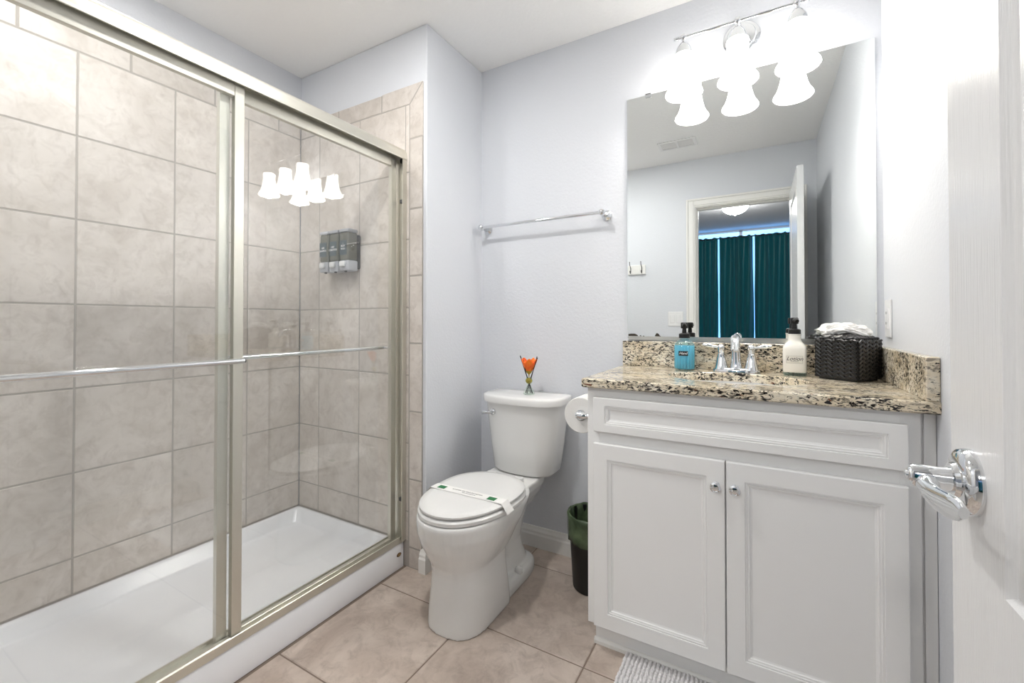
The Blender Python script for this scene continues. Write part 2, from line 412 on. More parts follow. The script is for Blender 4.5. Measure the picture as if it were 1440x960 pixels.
def slider(name, x, ya, yb, label, bar_side, bar_y0, bar_y1, bar_z, bm_mat):
    th = thing(name, label, 'shower door', (x, (ya+yb)/2, .124), 'sliding glass shower doors')
    z0, z1, sw, d = .124, 1.852, .030, .009
    bm = B(); box(bm, x-.0025, x+.0025, ya+.006, yb-.006, z0+.006, z1-.006)
    obj('glass_pane', bm, 'pane', th)
    for (a, b) in ((ya, ya+sw), (yb-sw, yb)):
        bm = B(); pr = [(x-d, a), (x+d, a), (x+d, b-.002), (x+d-.002, b), (x-d+.002, b), (x-d, b-.002)]
        skin(bm, [[(px, py, z) for px, py in pr] for z in (z0, z1)]); obj('stile', bm, bm_mat, th)
    for (a, b, n) in ((1.806, z1, 'top_rail'), (z0, z0+.014, 'bottom_rail')):
        bm = B(); box(bm, x-d+.0006, x+d-.0006, ya+sw, yb-sw, a, b, .0015, 1); obj(n, bm, bm_mat, th)
    bx = x+bar_side*.045
    bm = B(); tube(bm, [(bx, bar_y0, bar_z), (bx, bar_y1, bar_z)], .0085, 14)
    tb = obj('towel_bar', bm, 'chrome', th, smooth=40)
    for y in (bar_y0+.016, bar_y1-.016):
        bm = B(); tube(bm, [(x+bar_side*d*.9, y, bar_z), (bx, y, bar_z)], .006, 10); obj('bar_post', bm, 'chrome', tb, smooth=40)
    for y in (bar_y0, bar_y1):
        bm = B(); s = -1 if y == bar_y0 else 1
        tube(bm, [(bx, y, bar_z), (bx, y+s*.004, bar_z)], .0065, 12); obj('end_cap', bm, 'slot', tb)
slider('sliding_shower_door', XO, YD+.03, .766, 'left outer sliding glass shower door, nearer the camera', 1, .05, .748, .9855, 'nickel')
slider('sliding_shower_door', XI, .702, YS-.028, 'right inner sliding glass shower door next to the toilet', -1, .735, YS-.035, .9875, 'nickel')

# recessed light in the shower ceiling and an added fill can by the entry (just outside the frame)
def lamp(name, kind, loc, power, parent, size=.03, col=WARM):
    l = bpy.data.lights.new(name, kind); l.energy = power; l.color = col
    if kind == 'AREA': l.shape = 'DISK'; l.size = size
    else: l.shadow_soft_size = size
    o = bpy.data.objects.new(name, l); COL.objects.link(o); o.parent = parent; o.location = Vector(loc)-wloc(parent); return o
def ceiling_can(x, y, label, power, col):
    lt = thing('recessed_ceiling_light', label, 'ceiling light', (x, y, H))
    bm = B(); lathe(bm, [(.085, 0), (.085, -.004), (.066, -.006), (.062, -.001)], (x, y, H), n=36, cap=False); obj('trim_ring', bm, 'plate', lt, smooth=40)
    bm = B(); lathe(bm, [(.062, -.0015), (.062, -.002)], (x, y, H), n=36); obj('lens', bm, 'canlight', lt)
    lamp('can_lamp', 'AREA', (x, y, H-.008), power, lt, .12, col)
ceiling_can(-1.64, .46, 'round white recessed light in the ceiling above the shower', SHOWER_W, (1, .985, .97))
ceiling_can(-.92, .86, 'added recessed fill light, out of view, in the ceiling between the doorway and the toilet', ENTRY_FILL_W, (1, .985, .97))  # added fill lamp, no known fixture here; brightens floor, toilet and vanity front

# dispenser on the tiled end wall
dx0, dz0 = -1.909, 1.350
dp = thing('shower_dispenser', 'three-chamber soap dispenser mounted on the tiled shower wall', 'soap dispenser', (-1.79, YS, dz0))
cwid, cg = .0735, .010
yw = YS-.018; yf = YS-.074
bm = B(); box(bm, dx0+.004, dx0+3*cwid-.004, YS-.019, YS-.0005, dz0+.012, dz0+.178, .006); obj('wall_bracket', bm, 'dispback', dp, label='dark wall bracket')
names = ['HAIR\nSHAMPOO', 'HAIR\nCONDITION', 'BODY\nWASH']
for k in range(3):
    a = dx0+k*cwid+cg/2; b = a+cwid-cg
    bm = B(); box(bm, a, b, yf, yw, dz0+.05, dz0+.186, .008, 3); ch = obj('chamber', bm, 'disp', dp, smooth=35)
    bm = B(); box(bm, a-.001, b+.001, yf-.002, yw, dz0+.186, dz0+.202, .005, 2); obj('lid', bm, 'dispgrey', ch, smooth=35)
    bm = B(); box(bm, a+.003, b-.012, yf-.0012, yf+.002, dz0+.076, dz0+.146); lb = obj('label', bm, 'displabel', ch)
    text('label_text', names[k], .014, 'white', ch, ((a+b)/2-.0045, yf-.0016, dz0+.112), rot_face((0, -1, 0)), squash=.72)
    bm = B(); box(bm, a, b, yf, yw, dz0, dz0+.05, .004, 2); ho = obj('pump_housing', bm, 'dispgrey', dp, smooth=35)
    bm = B(); box(bm, a+.012, b-.018, yf-.014, yf+.003, dz0+.018, dz0+.046, .007, 3); obj('push_button', bm, 'plate', ho, smooth=35)
    bm = B(); tube(bm, [((a+b)/2, yf+.012, dz0), ((a+b)/2, yf+.012, dz0-.006)], .006, 10); obj('nozzle', bm, 'slot', ho)

# ------------------------------------------------------------------ mirror, vanity light
MX0, MX1, MZ0, MZ1 = -.5033, .3562, 1.036, 2.0905
mi = thing('wall_mirror', 'large frameless rectangular mirror above the granite backsplash', 'mirror', (-.074, YB, MZ0))
bm = B(); box(bm, MX0, MX1, YB-.0055, YB-.0005, MZ0, MZ1, .0012, 1)
obj('mirror_glass', bm, 'mirror', mi)
bm = B(); box(bm, MX0+.004, MX1, YB-.0085, YB-.006, MZ0-.010, MZ0+.006); box(bm, MX0+.004, MX1, YB-.006, YB-.0004, MZ0-.010, MZ0-.0005); obj('bottom_channel', bm, 'nickel_in', mi)
for x in (-.410, .1805):
    bm = B(); box(bm, x-.012, x+.012, YB-.009, YB-.0057, MZ1-.012, MZ1+.004, .001); box(bm, x-.012, x+.012, YB-.009, YB-.0004, MZ1+.0006, MZ1+.004)
    obj('mirror_clip', bm, 'chrome', mi)
rnd = random.Random(3)
def blot(cx, cz, rx, rz, flat=False):
    bm = B(); n = 16; ph = rnd.random()*6
    pts = [(cx+rx*cos(t)*(1+.18*sin(3*t+ph)), max(MZ0+.0062, cz+rz*sin(t)*(1+.2*sin(2*t+ph)))) for t in [2*PI*k/n for k in range(n)]]
    skin(bm, [[(x, YB-.0056, z) for x, z in pts], [(x, YB-.0060, z) for x, z in pts]])
    obj('worn_patch', bm, 'mirror_worn', mi, label='dark worn patch in the mirror silvering')
for q in ((-.481, 1.040, .021, .016), (-.446, 1.041, .005, .005), (-.433, 1.041, .005, .004), (-.375, 1.046, .010, .009), (-.366, 1.040, .007, .005)): blot(*q)

LX = (-.249, -.0615, .1245); LY, LZ = 1.800, 2.222
vl = thing('vanity_light', 'three-lamp chrome vanity light with frosted bell shades above the mirror', 'wall light', (-.06, YB, 2.235))
bm = B(); lathe(bm, [(.066, 0), (.066, .006), (.060, .012), (.052, .014), (.048, .02), (.02, .024), (.012, .03)], (-.052, YB, 2.222), (0, -1, 0), 40); obj('back_plate', bm, 'chrome', vl, smooth=40)
bm = B(); tube(bm, [(-.056, YB-.025, 2.222), (-.058, LY+.03, 2.228), (-.06, LY, LZ)], .008, 12); obj('arm', bm, 'chrome', vl, smooth=60)
bm = B(); tube(bm, [(LX[0]-.018, LY, LZ), (LX[2]+.018, LY, LZ)], .0055, 12)
for x, s in ((LX[0]-.018, -1), (LX[2]+.018, 1)):
    lathe(bm, [(.0055, 0), (.009, .002), (.009, .005), (.005, .008), (.008, .012), (.006, .018), (.001, .02)], (x, LY, LZ), (s, 0, 0), 14)
obj('crossbar', bm, 'chrome', vl, smooth=50)
for x in LX:
    bm = B(); lathe(bm, [(.004, .010), (.011, .008), (.0125, 0), (.011, -.008), (.006, -.012), (.006, -.020), (.013, -.024), (.020, -.034), (.028, -.048), (.033, -.066), (.0335, -.072)], (x, LY, LZ), n=28)
    hd = obj('lamp_holder', bm, 'chrome', vl, smooth=45)
    bm = B(); z = LZ-.068
    po = [(.030, 0), (.037, -.006), (.039, -.014), (.036, -.024), (.037, -.045), (.043, -.085), (.050, -.115), (.059, -.137), (.067, -.149), (.069, -.156), (.066, -.160)]
    pi_ = [(.063, -.158), (.063, -.150), (.055, -.136), (.047, -.114), (.040, -.085), (.034, -.045), (.033, -.02)]
    lathe(bm, po+pi_, (x, LY, z), n=40, cap=False); obj('lamp_shade', bm, 'shade', hd, smooth=180)
    bm = B(); lathe(bm, [(.012, -.012), (.013, -.045), (.022, -.07), (.027, -.09), (.022, -.112), (.008, -.122), (.001, -.123)], (x, LY, z), n=20); obj('bulb', bm, 'bulb', hd, smooth=180)
    lamp('vanity_lamp', 'POINT', (x, LY, z-.150), VANITY_W, vl, SHADOW_SOFT)

# ------------------------------------------------------------------ vanity
VF, VX0, VX1 = 1.420, -.510, .345
vc = thing('vanity_cabinet', 'white two-door vanity cabinet under the granite countertop', 'cabinet', (-.07, 1.67, 0))
bm = B(); box(bm, VX0, VX0+.018, VF+.001, YB-.001, .09, .8838); box(bm, VX1-.018, VX1, VF+.02, YB-.001, .09, .8838); box(bm, VX0+.018, VX1-.018, VF+.02, YB-.001, .09, .105); box(bm, VX0+.018, VX1-.018, YB-.012, YB-.001, .105, .8838)
obj('carcass', bm, 'cab', vc)
bm = B()
box(bm, VX0, VX0+.04, VF, VF+.02, .086, .884, .001); box(bm, VX1-.04, VX1, VF, VF+.02, .086, .884, .001)
box(bm, VX0+.04, VX1-.04, VF, VF+.02, .84, .884); box(bm, VX0+.04, VX1-.04, VF, VF+.02, .69, .745); box(bm, VX0+.04, VX1-.04, VF, VF+.02, .086, .13)
box(bm, -.11, -.06, VF+.0005, VF+.02, .13, .69)
obj('face_frame', bm, 'cab', vc)
bm = B(); box(bm, VX0+.016, VX1, 1.456, 1.47, 0, .09); obj('toe_kick', bm, 'cab', vc)
bm = B(); skin(bm, [[(x, 1.456-d, z) for d, z in ((0, 0), (.010, 0), (.010, .012), (.005, .018), (0, .019))] for x in (VX0+.012, VX1)]); obj('shoe_moulding', bm, 'trim', vc)
bm = B(); box(bm, VX1+.006, XR-.001, VF+.004, VF+.022, 0, .884, .001); box(bm, VX1, VX1+.006, VF+.010, VF+.022, 0, .884); obj('filler_strip', bm, 'cab', vc)
def panel_front(name, x0, x1, z0, z1, rw, rh, parent):
    """raised frame with stepped moulding round a recessed flat panel, facing -Y"""
    y = VF-.019; bm = B()
    def rc(dx, dz, yy): return [(x0+dx, yy, z0+dz), (x1-dx, yy, z0+dz), (x1-dx, yy, z1-dz), (x0+dx, yy, z1-dz)]
    skin(bm, [rc(0, 0, VF-.0005), rc(0, 0, y+.002), rc(.002, .002, y), rc(rw, rh, y), rc(rw+.001, rh+.001, y+.0035), rc(rw+.005, rh+.005, y+.0025), rc(rw+.008, rh+.008, y+.0045), rc(rw+.011, rh+.011, y+.0045), rc(rw+.013, rh+.013, y+.008), rc(rw+.018, rh+.018, y+.0095)])
    return obj(name, bm, 'cab', parent, recalc=True)
panel_front('false_drawer_front', -.484, .318, .738, .852, .038, .026, vc)
dl = panel_front('cabinet_door', -.484, -.0875, .092, .699, .047, .05, vc)
dr = panel_front('cabinet_door', -.0835, .318, .092, .699, .047, .05, vc)
for d, x in ((dl, -.111), (dr, -.061)):
    bm = B(); lathe(bm, [(.011, 0), (.011, .003), (.005, .006), (.005, .012), (.012, .016), (.0145, .020), (.0145, .024), (.010, .027), (.009, .0255), (.003, .0265), (.001, .0265)], (x, VF-.0192, .627), (0, -1, 0), 24); obj('knob', bm, 'chrome', d, smooth=40)

# countertop with oval cut-out
CX0, CX1, CY0, CZ, CT = -.521, XR-.0005, 1.3906, .9144, .0304
ct = thing('granite_countertop', 'speckled beige and black granite vanity top with backsplash', 'countertop', (-.07, 1.66, CZ-CT))
bm = B(); SX, SY, SA, SB = -.072, 1.652, .208, .152; n = 64
outer_b, outer_t, inner = [], [], []
def sq(t):
    c, s = cos(t), sin(t); dx = ((CX1-SX) if c > 0 else (SX-CX0))/max(abs(c), 1e-9); dy = ((YB-.0005-SY) if s > 0 else (SY-CY0))/max(abs(s), 1e-9)
    k = min(dx, dy); return SX+c*k, SY+s*k
angs = sorted([2*PI*k/n for k in range(n)] + [math.atan2(y-SY, x-SX) % (2*PI) for x in (CX0, CX1) for y in (CY0, YB-.0005)])
ed = .004
def ins(p, d): return (min(max(p[0], CX0+d), CX1-d*0), max(p[1], CY0+d))
P_ = [sq(t) for t in angs]; I_ = [(SX+SA*cos(t), SY+SB*sin(t)) for t in angs]; I2 = [(SX+(SA+.003)*cos(t), SY+(SB+.003)*sin(t)) for t in angs]
rgs = [[(x, y, CZ-CT) for x, y in I_], [(*ins(p, ed), CZ-CT) for p in P_], [(*p, CZ-CT+ed) for p in P_], [(*p, CZ-ed) for p in P_], [(*ins(p, ed), CZ) for p in P_], [(x, y, CZ) for x, y in I2], [(x, y, CZ-.003) for x, y in I_], [(x, y, CZ-CT) for x, y in I_]]
skin(bm, rgs, False, False); bmesh.ops.remove_doubles(bm, verts=bm.verts[:], dist=1e-5)
obj('slab', bm, 'granite', ct)
bm = B(); box(bm, CX0, XR-.0005, YB-.0205, YB-.0005, CZ, 1.0212, .0025, 1); obj('backsplash', bm, 'granite', ct)
bm = B(); box(bm, XR-.027, XR-.0005, CY0+.002, YB-.0207, CZ, 1.0212, .0025, 1); obj('side_splash', bm, 'granite', ct)
bm = B(); q = [(1.0, 0), (1.0, -.004), (.97, -.02), (.9, -.07), (.75, -.115), (.45, -.135), (.08, -.14)]
def el(k, dz, e=0): return [(SX+(SA+.006)*k*cos(t), SY+(SB+.006)*k*sin(t), CZ-CT-.0005+dz) for t in [2*PI*i/48 for i in range(48)]]
outs = [(1.08, 0), (1.08, -.01), (1.0, -.08), (.8, -.13), (.45, -.15), (.08, -.15)]
skin(bm, [el(*a) for a in outs[::-1]] + [el(*a) for a in q])
sk = thing('sink_basin', 'oval white undermount basin set below the granite top', 'sink', (SX, SY, CZ-.18))
obj('basin', bm, 'china', sk, smooth=60)
bm = B(); lathe(bm, [(.022, -.139), (.022, -.136), (.017, -.136), (.012, -.133), (.001, -.131)], (SX, SY, CZ-CT), n=24); obj('drain', bm, 'chrome', sk, smooth=40)

# faucet
FX, FY = -.075, 1.855
fc = thing('faucet', 'chrome two-handle faucet behind the sink', 'faucet', (FX, FY, CZ))
bm = B()
skin(bm, [superring(FX, FY, CZ+z, a, b, 2.6, 40) for z, a, b in ((0, .081, .027), (.008, .081, .027), (.012, .078, .024), (.016, .070, .018))])
for x in (FX-.051, FX+.051): lathe(bm, [(.027, .008), (.025, .014), (.021, .03), (.0165, .05), (.013, .064), (.0135, .067), (.011, .070)], (x, FY, CZ), n=24)
lathe(bm, [(.026, .008), (.022, .016), (.018, .04), (.016, .07), (.0155, .09), (.017, .092), (.017, .096)], (FX, FY, CZ), n=24)
obj('base', bm, 'chrome', fc, smooth=50)
bm = B(); tube(bm, [(FX, FY, CZ+.095), (FX, FY, CZ+.112), (FX, FY-.008, CZ+.122), (FX, FY-.028, CZ+.129), (FX, FY-.055, CZ+.127), (FX, FY-.08, CZ+.116), (FX, FY-.098, CZ+.100), (FX, FY-.102, CZ+.087)], [.0155, .0155, .016, .016, .0155, .0145, .0135, .0130], 18); obj('spout', bm, 'chrome', fc, smooth=70)
bm = B(); lathe(bm, [(.006, 0), (.008, .006), (.006, .012), (.001, .014)], (FX, FY+.005, CZ+.118), n=14); obj('lift_knob', bm, 'chrome', fc, smooth=70)
for s in (-1, 1):
    x = FX+s*.051; bm = B()
    lathe(bm, [(.0105, .070), (.013, .075), (.0125, .084), (.014, .088), (.013, .096), (.007, .102), (.001, .104)], (x, FY, CZ), n=20)
    tube(bm, [(x, FY, CZ+.092), (x+s*.02, FY-.003, CZ+.093), (x+s*.045, FY-.006, CZ+.099), (x+s*.066, FY-.008, CZ+.100)], [.0055, .0055, .0085, .0045], 12)
    obj('handle', bm, 'chrome', fc, smooth=60)

# blue soap bottle
sx, sy = -.256, 1.835
sb = thing('soap_bottle', 'ribbed clear bottle of blue hand soap with black pump', 'soap bottle', (sx, sy, CZ))
def ribbed(rad, z, amp): return [(sx+(rad+amp*cos(18*t))*cos(t), sy+(rad+amp*cos(18*t))*sin(t), CZ+z) for t in [2*PI*k/144 for k in range(144)]]
bm = B(); skin(bm, [ribbed(.030, .0005, 0), ribbed(.0375, .004, .0004), ribbed(.0378, .014, .0012), ribbed(.0378, .088, .0012), ribbed(.035, .104, .0008), ribbed(.026, .116, 0), ribbed(.016, .120, 0), ribbed(.016, .126, 0)]); obj('glass_bottle', bm, 'ribg', sb, smooth=60)
bm = B(); skin(bm, [ribbed(.028, .004, 0), ribbed(.0340, .007, .0022), ribbed(.0345, .096, .0022), ribbed(.0335, .0968, .0018)]); obj('soap', bm, 'blue', sb, smooth=60, label='bright blue liquid soap')
pump_z = CZ
def pump(root, x, y, z, ang, s=1):
    bm = B(); lathe(bm, [(.0185*s, 0), (.0185*s, .014*s), (.016*s, .016*s), (.008*s, .018*s), (.007*s, .034*s)], (x, y, z), n=24); cl = obj('pump_collar', bm, 'black', root, smooth=40)
    bm = B(); dx, dy = cos(ang), sin(ang)
    lathe(bm, [(.011*s, .034*s), (.012*s, .036*s), (.012*s, .052*s), (.010*s, .055*s)], (x, y, z), n=20)
    tube(bm, [(x, y, z+.046*s), (x+dx*.026*s, y+dy*.026*s, z+.047*s), (x+dx*.034*s, y+dy*.034*s, z+.043*s)], [.0085*s, .0070*s, .0055*s], 12)
    obj('pump_head', bm, 'black', root, smooth=40)
pump(sb, sx, sy, CZ+.126, R(-82), 1.12)
def vface(x, y): return Vector((0-x, 0-y, 0)).normalized()
d = Vector((-.02, -1, 0)).normalized()
d = Vector((.05, -1, 0)).normalized()
t_ = d.cross(Vector((0, 0, 1)))
bm = B(); rg = []
for z in (.058, .076):
    rg.append([(sx+.0398*cos(a), sy+.0398*sin(a), CZ+z) for a in [R(-115)+R(52)*k/12 for k in range(13)]])
rg2 = [[(sx+.0392*cos(a), sy+.0392*sin(a), CZ+z) for a in [R(-115)+R(52)*k/12 for k in range(13)]] for z in (.058, .076)]
skin(bm, [rg[0], rg[1], rg2[1], rg2[0], rg[0]], False, False, closed=False)
obj('label', bm, 'ink', sb, label='small black label')
text('label_text', 'Hand', .0135, 'white', sb, (sx+.0408*cos(R(-89)), sy+.0408*sin(R(-89)), CZ+.0675), rot_face((0, -1, 0)), shear=.3, ext=.0006)

# lotion bottle (square, clear base)
lx, ly = .112, 1.845
lo = thing('lotion_bottle', 'square white lotion bottle with dark pump beside the tissue box', 'lotion bottle', (lx, ly, CZ))
la = R(-4)
def sqr(z, h, p=6, off=0): return [(lx+cos(la)*(x-lx)-sin(la)*(y-ly), ly+sin(la)*(x-lx)+cos(la)*(y-ly), zz) for x, y, zz in superring(lx, ly, CZ+z, h, h, p, 40)]
bm = B(); skin(bm, [sqr(.0005, .032, 6), sqr(.003, .035, 7), sqr(.011, .0355, 7), sqr(.012, .034, 7)]); obj('glass_base', bm, 'ribg', lo, smooth=50)
bm = B(); skin(bm, [sqr(.0125, .034, 7), sqr(.016, .0360, 7), sqr(.094, .0360, 7), sqr(.103, .0348, 5), sqr(.112, .029, 3.5), sqr(.121, .0215, 2.4), sqr(.130, .0195, 2), sqr(.142, .0195, 2), sqr(.143, .021, 2), sqr(.147, .021, 2)]); obj('bottle', bm, 'lotion', lo, smooth=50)
pump(lo, lx, ly, CZ+.147, R(-80), 1.06)
nf = Vector((sin(la), -cos(la), 0)); fx = Vector((cos(la), sin(la), 0)); c0 = Vector((lx, ly, CZ+.058)) + nf*.0363
def plaque(name, c, n, wdt, hgt, th, m, root, **k):
    n = Vector(n).normalized(); x = Vector((0, 0, 1)).cross(n).normalized(); y = n.cross(x); bm = B()
    f = lambda o: [c+x*a*wdt/2+y*b*hgt/2+n*o for a, b in ((-1, -1), (1, -1), (1, 1), (-1, 1))]
    skin(bm, [f(0), f(th)]); return obj(name, bm, m, root, **k)
lab = plaque('label', c0, nf, .050, .027, .0004, 'labelw', lo)
bm = B()
xx = Vector((0, 0, 1)).cross(nf).normalized(); zz = Vector((0, 0, 1))
for (u, v, du, dv) in ((0, .0125, .024, .0003), (0, -.0125, .024, .0003), (.0237, 0, .0003, .0125), (-.0237, 0, .0003, .0125)):
    cc = c0+nf*.0005+xx*u+zz*v; skin(bm, [[cc+xx*a*du+zz*b*dv+nf*o for a, b in ((-1, -1), (1, -1), (1, 1), (-1, 1))] for o in (0, .0003)])
obj('label_border', bm, 'greyink', lab)
text('label_text', 'Lotion', .0185, 'ink', lab, c0+nf*.0007+zz*.0025, rot_face(nf), shear=.35)
bm = B(); tube(bm, [c0+nf*.0007+xx*(.012*(k/10-1))+zz*(-.007+.0012*sin(k*1.5)) for k in range(21)], .0004, 5); obj('label_flourish', bm, 'ink', lab)

# woven tissue box
tx = thing('tissue_box_cover', 'black woven tissue box cover in the counter corner', 'tissue box', (.258, 1.80, CZ))
ta = math.atan2(.6, -.8); s = .128; c0 = Vector((.270, 1.712, 0))
ex = Vector((-.80, .60, 0)); ey = Vector((.60, .80, 0))
bm = B(); hgt = .128; z0 = CZ+.006
def tb(i, j, z, o=0): return c0 + ex*(i*s) + ey*(j*s) + Vector((0, 0, z))
NP = 17
def peak(i, j): return .020*max(0, 1-2*max(abs(i-.5), abs(j-.5)))**.8
def sq4(o, z): return [tb(a, b, z) for a, b in ((o, o), (1-o, o), (1-o, 1-o), (o, 1-o))]
skin(bm, [sq4(0, z0), sq4(0, z0+hgt-.004), sq4(.03, z0+hgt)] + [sq4(o, z0+hgt+peak(o, .5)) for o in (.12, .22, .32, .42)])
obj('shell', bm, 'weave', tx)
# plaited strands raised on the sides and the top
def strands(bm, fn, N, n, m, U, V):
    for i in range(n):
        for j in range(m):
            sg = 1 if i % 2 == 0 else -1
            cu, cv = (i+.5)/n, (j+.5)/m
            pu, pv = .60/n, sg*.62/m; qu, qv = .30/n, -sg*.34/m
            def q(kp, kq, h): return [fn(min(max(cu+a*kp*pu+b*kq*qu, 0), 1), min(max(cv+a*kp*pv+b*kq*qv, 0), 1), h) for a, b in ((-1, -1), (1, -1), (1, 1), (-1, 1))]
            skin(bm, [q(.92, 1.05, 0), q(.80, .78, .0030), q(.55, .35, .0044)], cap0=False)
Z = Vector((0, 0, 1)); bm = B()
strands(bm, lambda u, v, h: tb(u, 0, z0+v*hgt)-ey*h, None, 7, 10, 0, 0)
strands(bm, lambda u, v, h: tb(0, u, z0+v*hgt)-ex*h, None, 7, 10, 0, 0)
strands(bm, lambda u, v, h: tb(u, 1, z0+v*hgt)+ey*h, None, 7, 10, 0, 0)
strands(bm, lambda u, v, h: tb(1, u, z0+v*hgt)+ex*h, None, 7, 10, 0, 0)
strands(bm, lambda u, v, h: tb(u, v, z0+hgt+peak(u, v)+h), None, 7, 9, 0, 0)
obj('plaited_strips', bm, 'weave', tx)
bm = B(); skin(bm, [[tb(a, b, z) for a, b in ((.06, .06), (.94, .06), (.94, .94), (.06, .94))] for z in (CZ+.0003, z0+.001)]); obj('foot', bm, 'black', tx)
ts = B()
cx, cy = (tb(.55, .55, 0)).x, (tb(.55, .55, 0)).y; base_z = z0+hgt+.022
from mathutils import noise as mn
bmesh.ops.create_icosphere(ts, subdivisions=5, radius=1)
for v in ts.verts:
    p = v.co.copy(); f = .26*mn.noise(p*1.7+Vector((3, 1, 7)))+.34*abs(mn.noise(p*3.2))-.10+.10*abs(mn.noise(p*7))
    p = p*(1+f); x, y, z = p.x*.066, p.y*.036, p.z*.021
    z = z+.010-.15*abs(x)*(1 if z > 0 else 1.4)
    v.co = Vector((cx, cy, base_z+z)) + Vector((.93, -.37, 0))*x + Vector((.37, .93, 0))*y
top(obj('tissue', ts, 'paper', at=(cx, cy, base_z), smooth=180), 'crumpled white tissue puffing out of the black woven box', 'tissue')

# outlet plate on right wall
op = thing('outlet_plate', 'white outlet cover plate on the right wall above the side splash', 'outlet', (XR, 1.850, 1.115))
bm = B(); box(bm, XR-.006, XR, 1.815, 1.885, 1.053, 1.178, .003); obj('cover', bm, 'plate', op)
bm = B(); box(bm, XR-.0085, XR-.005, 1.833, 1.867, 1.082, 1.149, .0015); oi = obj('receptacle', bm, 'plate', op)
for z in (1.100, 1.134):
    for y in (1.844, 1.856):
        bm = B(); box(bm, XR-.0088, XR-.008, y-.001, y+.001, z-.004, z+.004); obj('slot', bm, 'slot', oi)

# ------------------------------------------------------------------ towel bar on the back wall
tbz = 1.588
tbr = thing('towel_bar', 'chrome towel bar on the grey wall above the toilet', 'towel bar', (-.92, YB, tbz))
bm = B(); tube(bm, [(-1.243, YB-.07, tbz), (-.590, YB-.07, tbz)], .0075, 14); obj('bar', bm, 'chrome', tbr, smooth=40)
for x in (-1.236, -.597):
    bm = B(); lathe(bm, [(.024, 0), (.024, .006), (.019, .011), (.012, .016), (.010, .05), (.013, .055), (.015, .068), (.013, .082), (.006, .087), (.001, .088)], (x, YB, tbz), (0, -1, 0), 24); obj('wall_post', bm, 'chrome', tbr, smooth=40)

# ------------------------------------------------------------------ toilet
TX, BX = -.956, -.982
to = thing('toilet', 'white two-piece toilet with closed lid between wing wall and vanity', 'toilet', (BX, 1.5, 0))
BA = R(0)
def turn(pts, a=BA, c=(BX, 1.46)):
    return [(c[0]+(x-c[0])*cos(a)-(y-c[1])*sin(a), c[1]+(x-c[0])*sin(a)+(y-c[1])*cos(a), z) for x, y, z in pts]
def rg(z, yf, yb, hx, p=2.4, p2=3, cx=BX): return turn(superring(cx, (yf+yb)/2, z, hx, (yb-yf)/2, p, 48, p2))
bm = B()
skin(bm, [rg(0, 1.206, 1.51, .118, 2.7, 9, BX+.011), rg(.05, 1.209, 1.505, .117, 2.7, 9, BX+.011), rg(.13, 1.217, 1.495, .112, 2.6, 9, BX+.011), rg(.195, 1.223, 1.490, .110, 2.5, 8, BX+.009), rg(.222, 1.218, 1.50, .114, 2.4, 6, BX+.007), rg(.258, 1.200, 1.55, .135, 2.3, 4, BX+.003), rg(.300, 1.178, 1.60, .155, 2.2, 3), rg(.34, 1.165, 1.65, .170, 2.2, 2.8), rg(.385, 1.158, 1.70, .178, 2.15, 2.6), rg(.398, 1.161, 1.70, .176, 2.15, 2.6)])
# deck under the tank, trapway, foot
skin(bm, [turn(superring(BX, 1.71, z, hx, hy, 6, 48)) for z, hx, hy in ((.28, .075, .10), (.33, .105, .125), (.37, .124, .135), (.398, .130, .140), (.406, .128, .138))])
skin(bm, [turn(superring(BX, y, z, hx, hy, 2.6, 48)) for z, y, hx, hy in ((.005, 1.66, .085, .14), (.05, 1.66, .078, .12), (.11, 1.66, .066, .09), (.16, 1.65, .062, .09), (.22, 1.66, .068, .10), (.28, 1.66, .082, .12), (.35, 1.68, .10, .12))])
skin(bm, [turn(superring(BX+.006, 1.60, z, hx, hy, 3.2, 48)) for z, hx, hy in ((0, .110, .205), (.030, .109, .204), (.044, .102, .196), (.050, .088, .18))])
obj('bowl', bm, 'china', to, smooth=180, mods=(('REMESH', dict(mode='VOXEL', voxel_size=.0045, use_smooth_shade=True)), ('SMOOTH', dict(factor=.5, iterations=7))))
for s in (-1, 1):
    bm = B(); c_ = turn([(BX+.006+s*.088, 1.615, .044)])[0]; lathe(bm, [(.0165, 0), (.0165, .014), (.013, .022), (.005, .027), (.001, .028)], c_, n=20); obj('bolt_cap', bm, 'china', to, smooth=60)
def seat_ring(z, k=0, back=1.646):
    out = []; cy = 1.44
    for i in range(64):
        t = 2*PI*i/64; c, s_ = cos(t), sin(t)
        p = 2.12 if s_ < 0 else 2.75
        x = (.1775+k)*math.copysign(abs(c)**(2/p), c)
        if s_ > 0: x *= 1-.20*s_*s_
        y = ((cy-1.171+k) if s_ < 0 else (back-cy+k))*math.copysign(abs(s_)**(2/p), s_)
        out.append((BX+x, cy+y, z))
    return turn(out)
bm = B(); skin(bm, [seat_ring(.399, -.004), seat_ring(.402, .003), seat_ring(.414, .004), seat_ring(.4195, -.002)]); obj('seat', bm, 'seat', to, smooth=50)
bm = B(); skin(bm, [seat_ring(.4255, -.022), seat_ring(.4265, -.003), seat_ring(.434, -.001), seat_ring(.438, -.006), seat_ring(.440, -.03), seat_ring(.4415, -.08)]); obj('seat_lid', bm, 'seat', to, smooth=60)
for x in (-.07, .07):
    bm = B(); c_ = turn([(BX+x, 1.655, 0)])[0]; box(bm, c_[0]-.022, c_[0]+.022, c_[1]-.016, c_[1]+.016, .399, .430, .006); obj('hinge', bm, 'seat', to)
def tank_ring(z, hx, y0, y1, bul, p=3.4): return superring(TX, (y0+y1)/2, z, hx, (y1-y0)/2, p, 64, 9, None, bul)
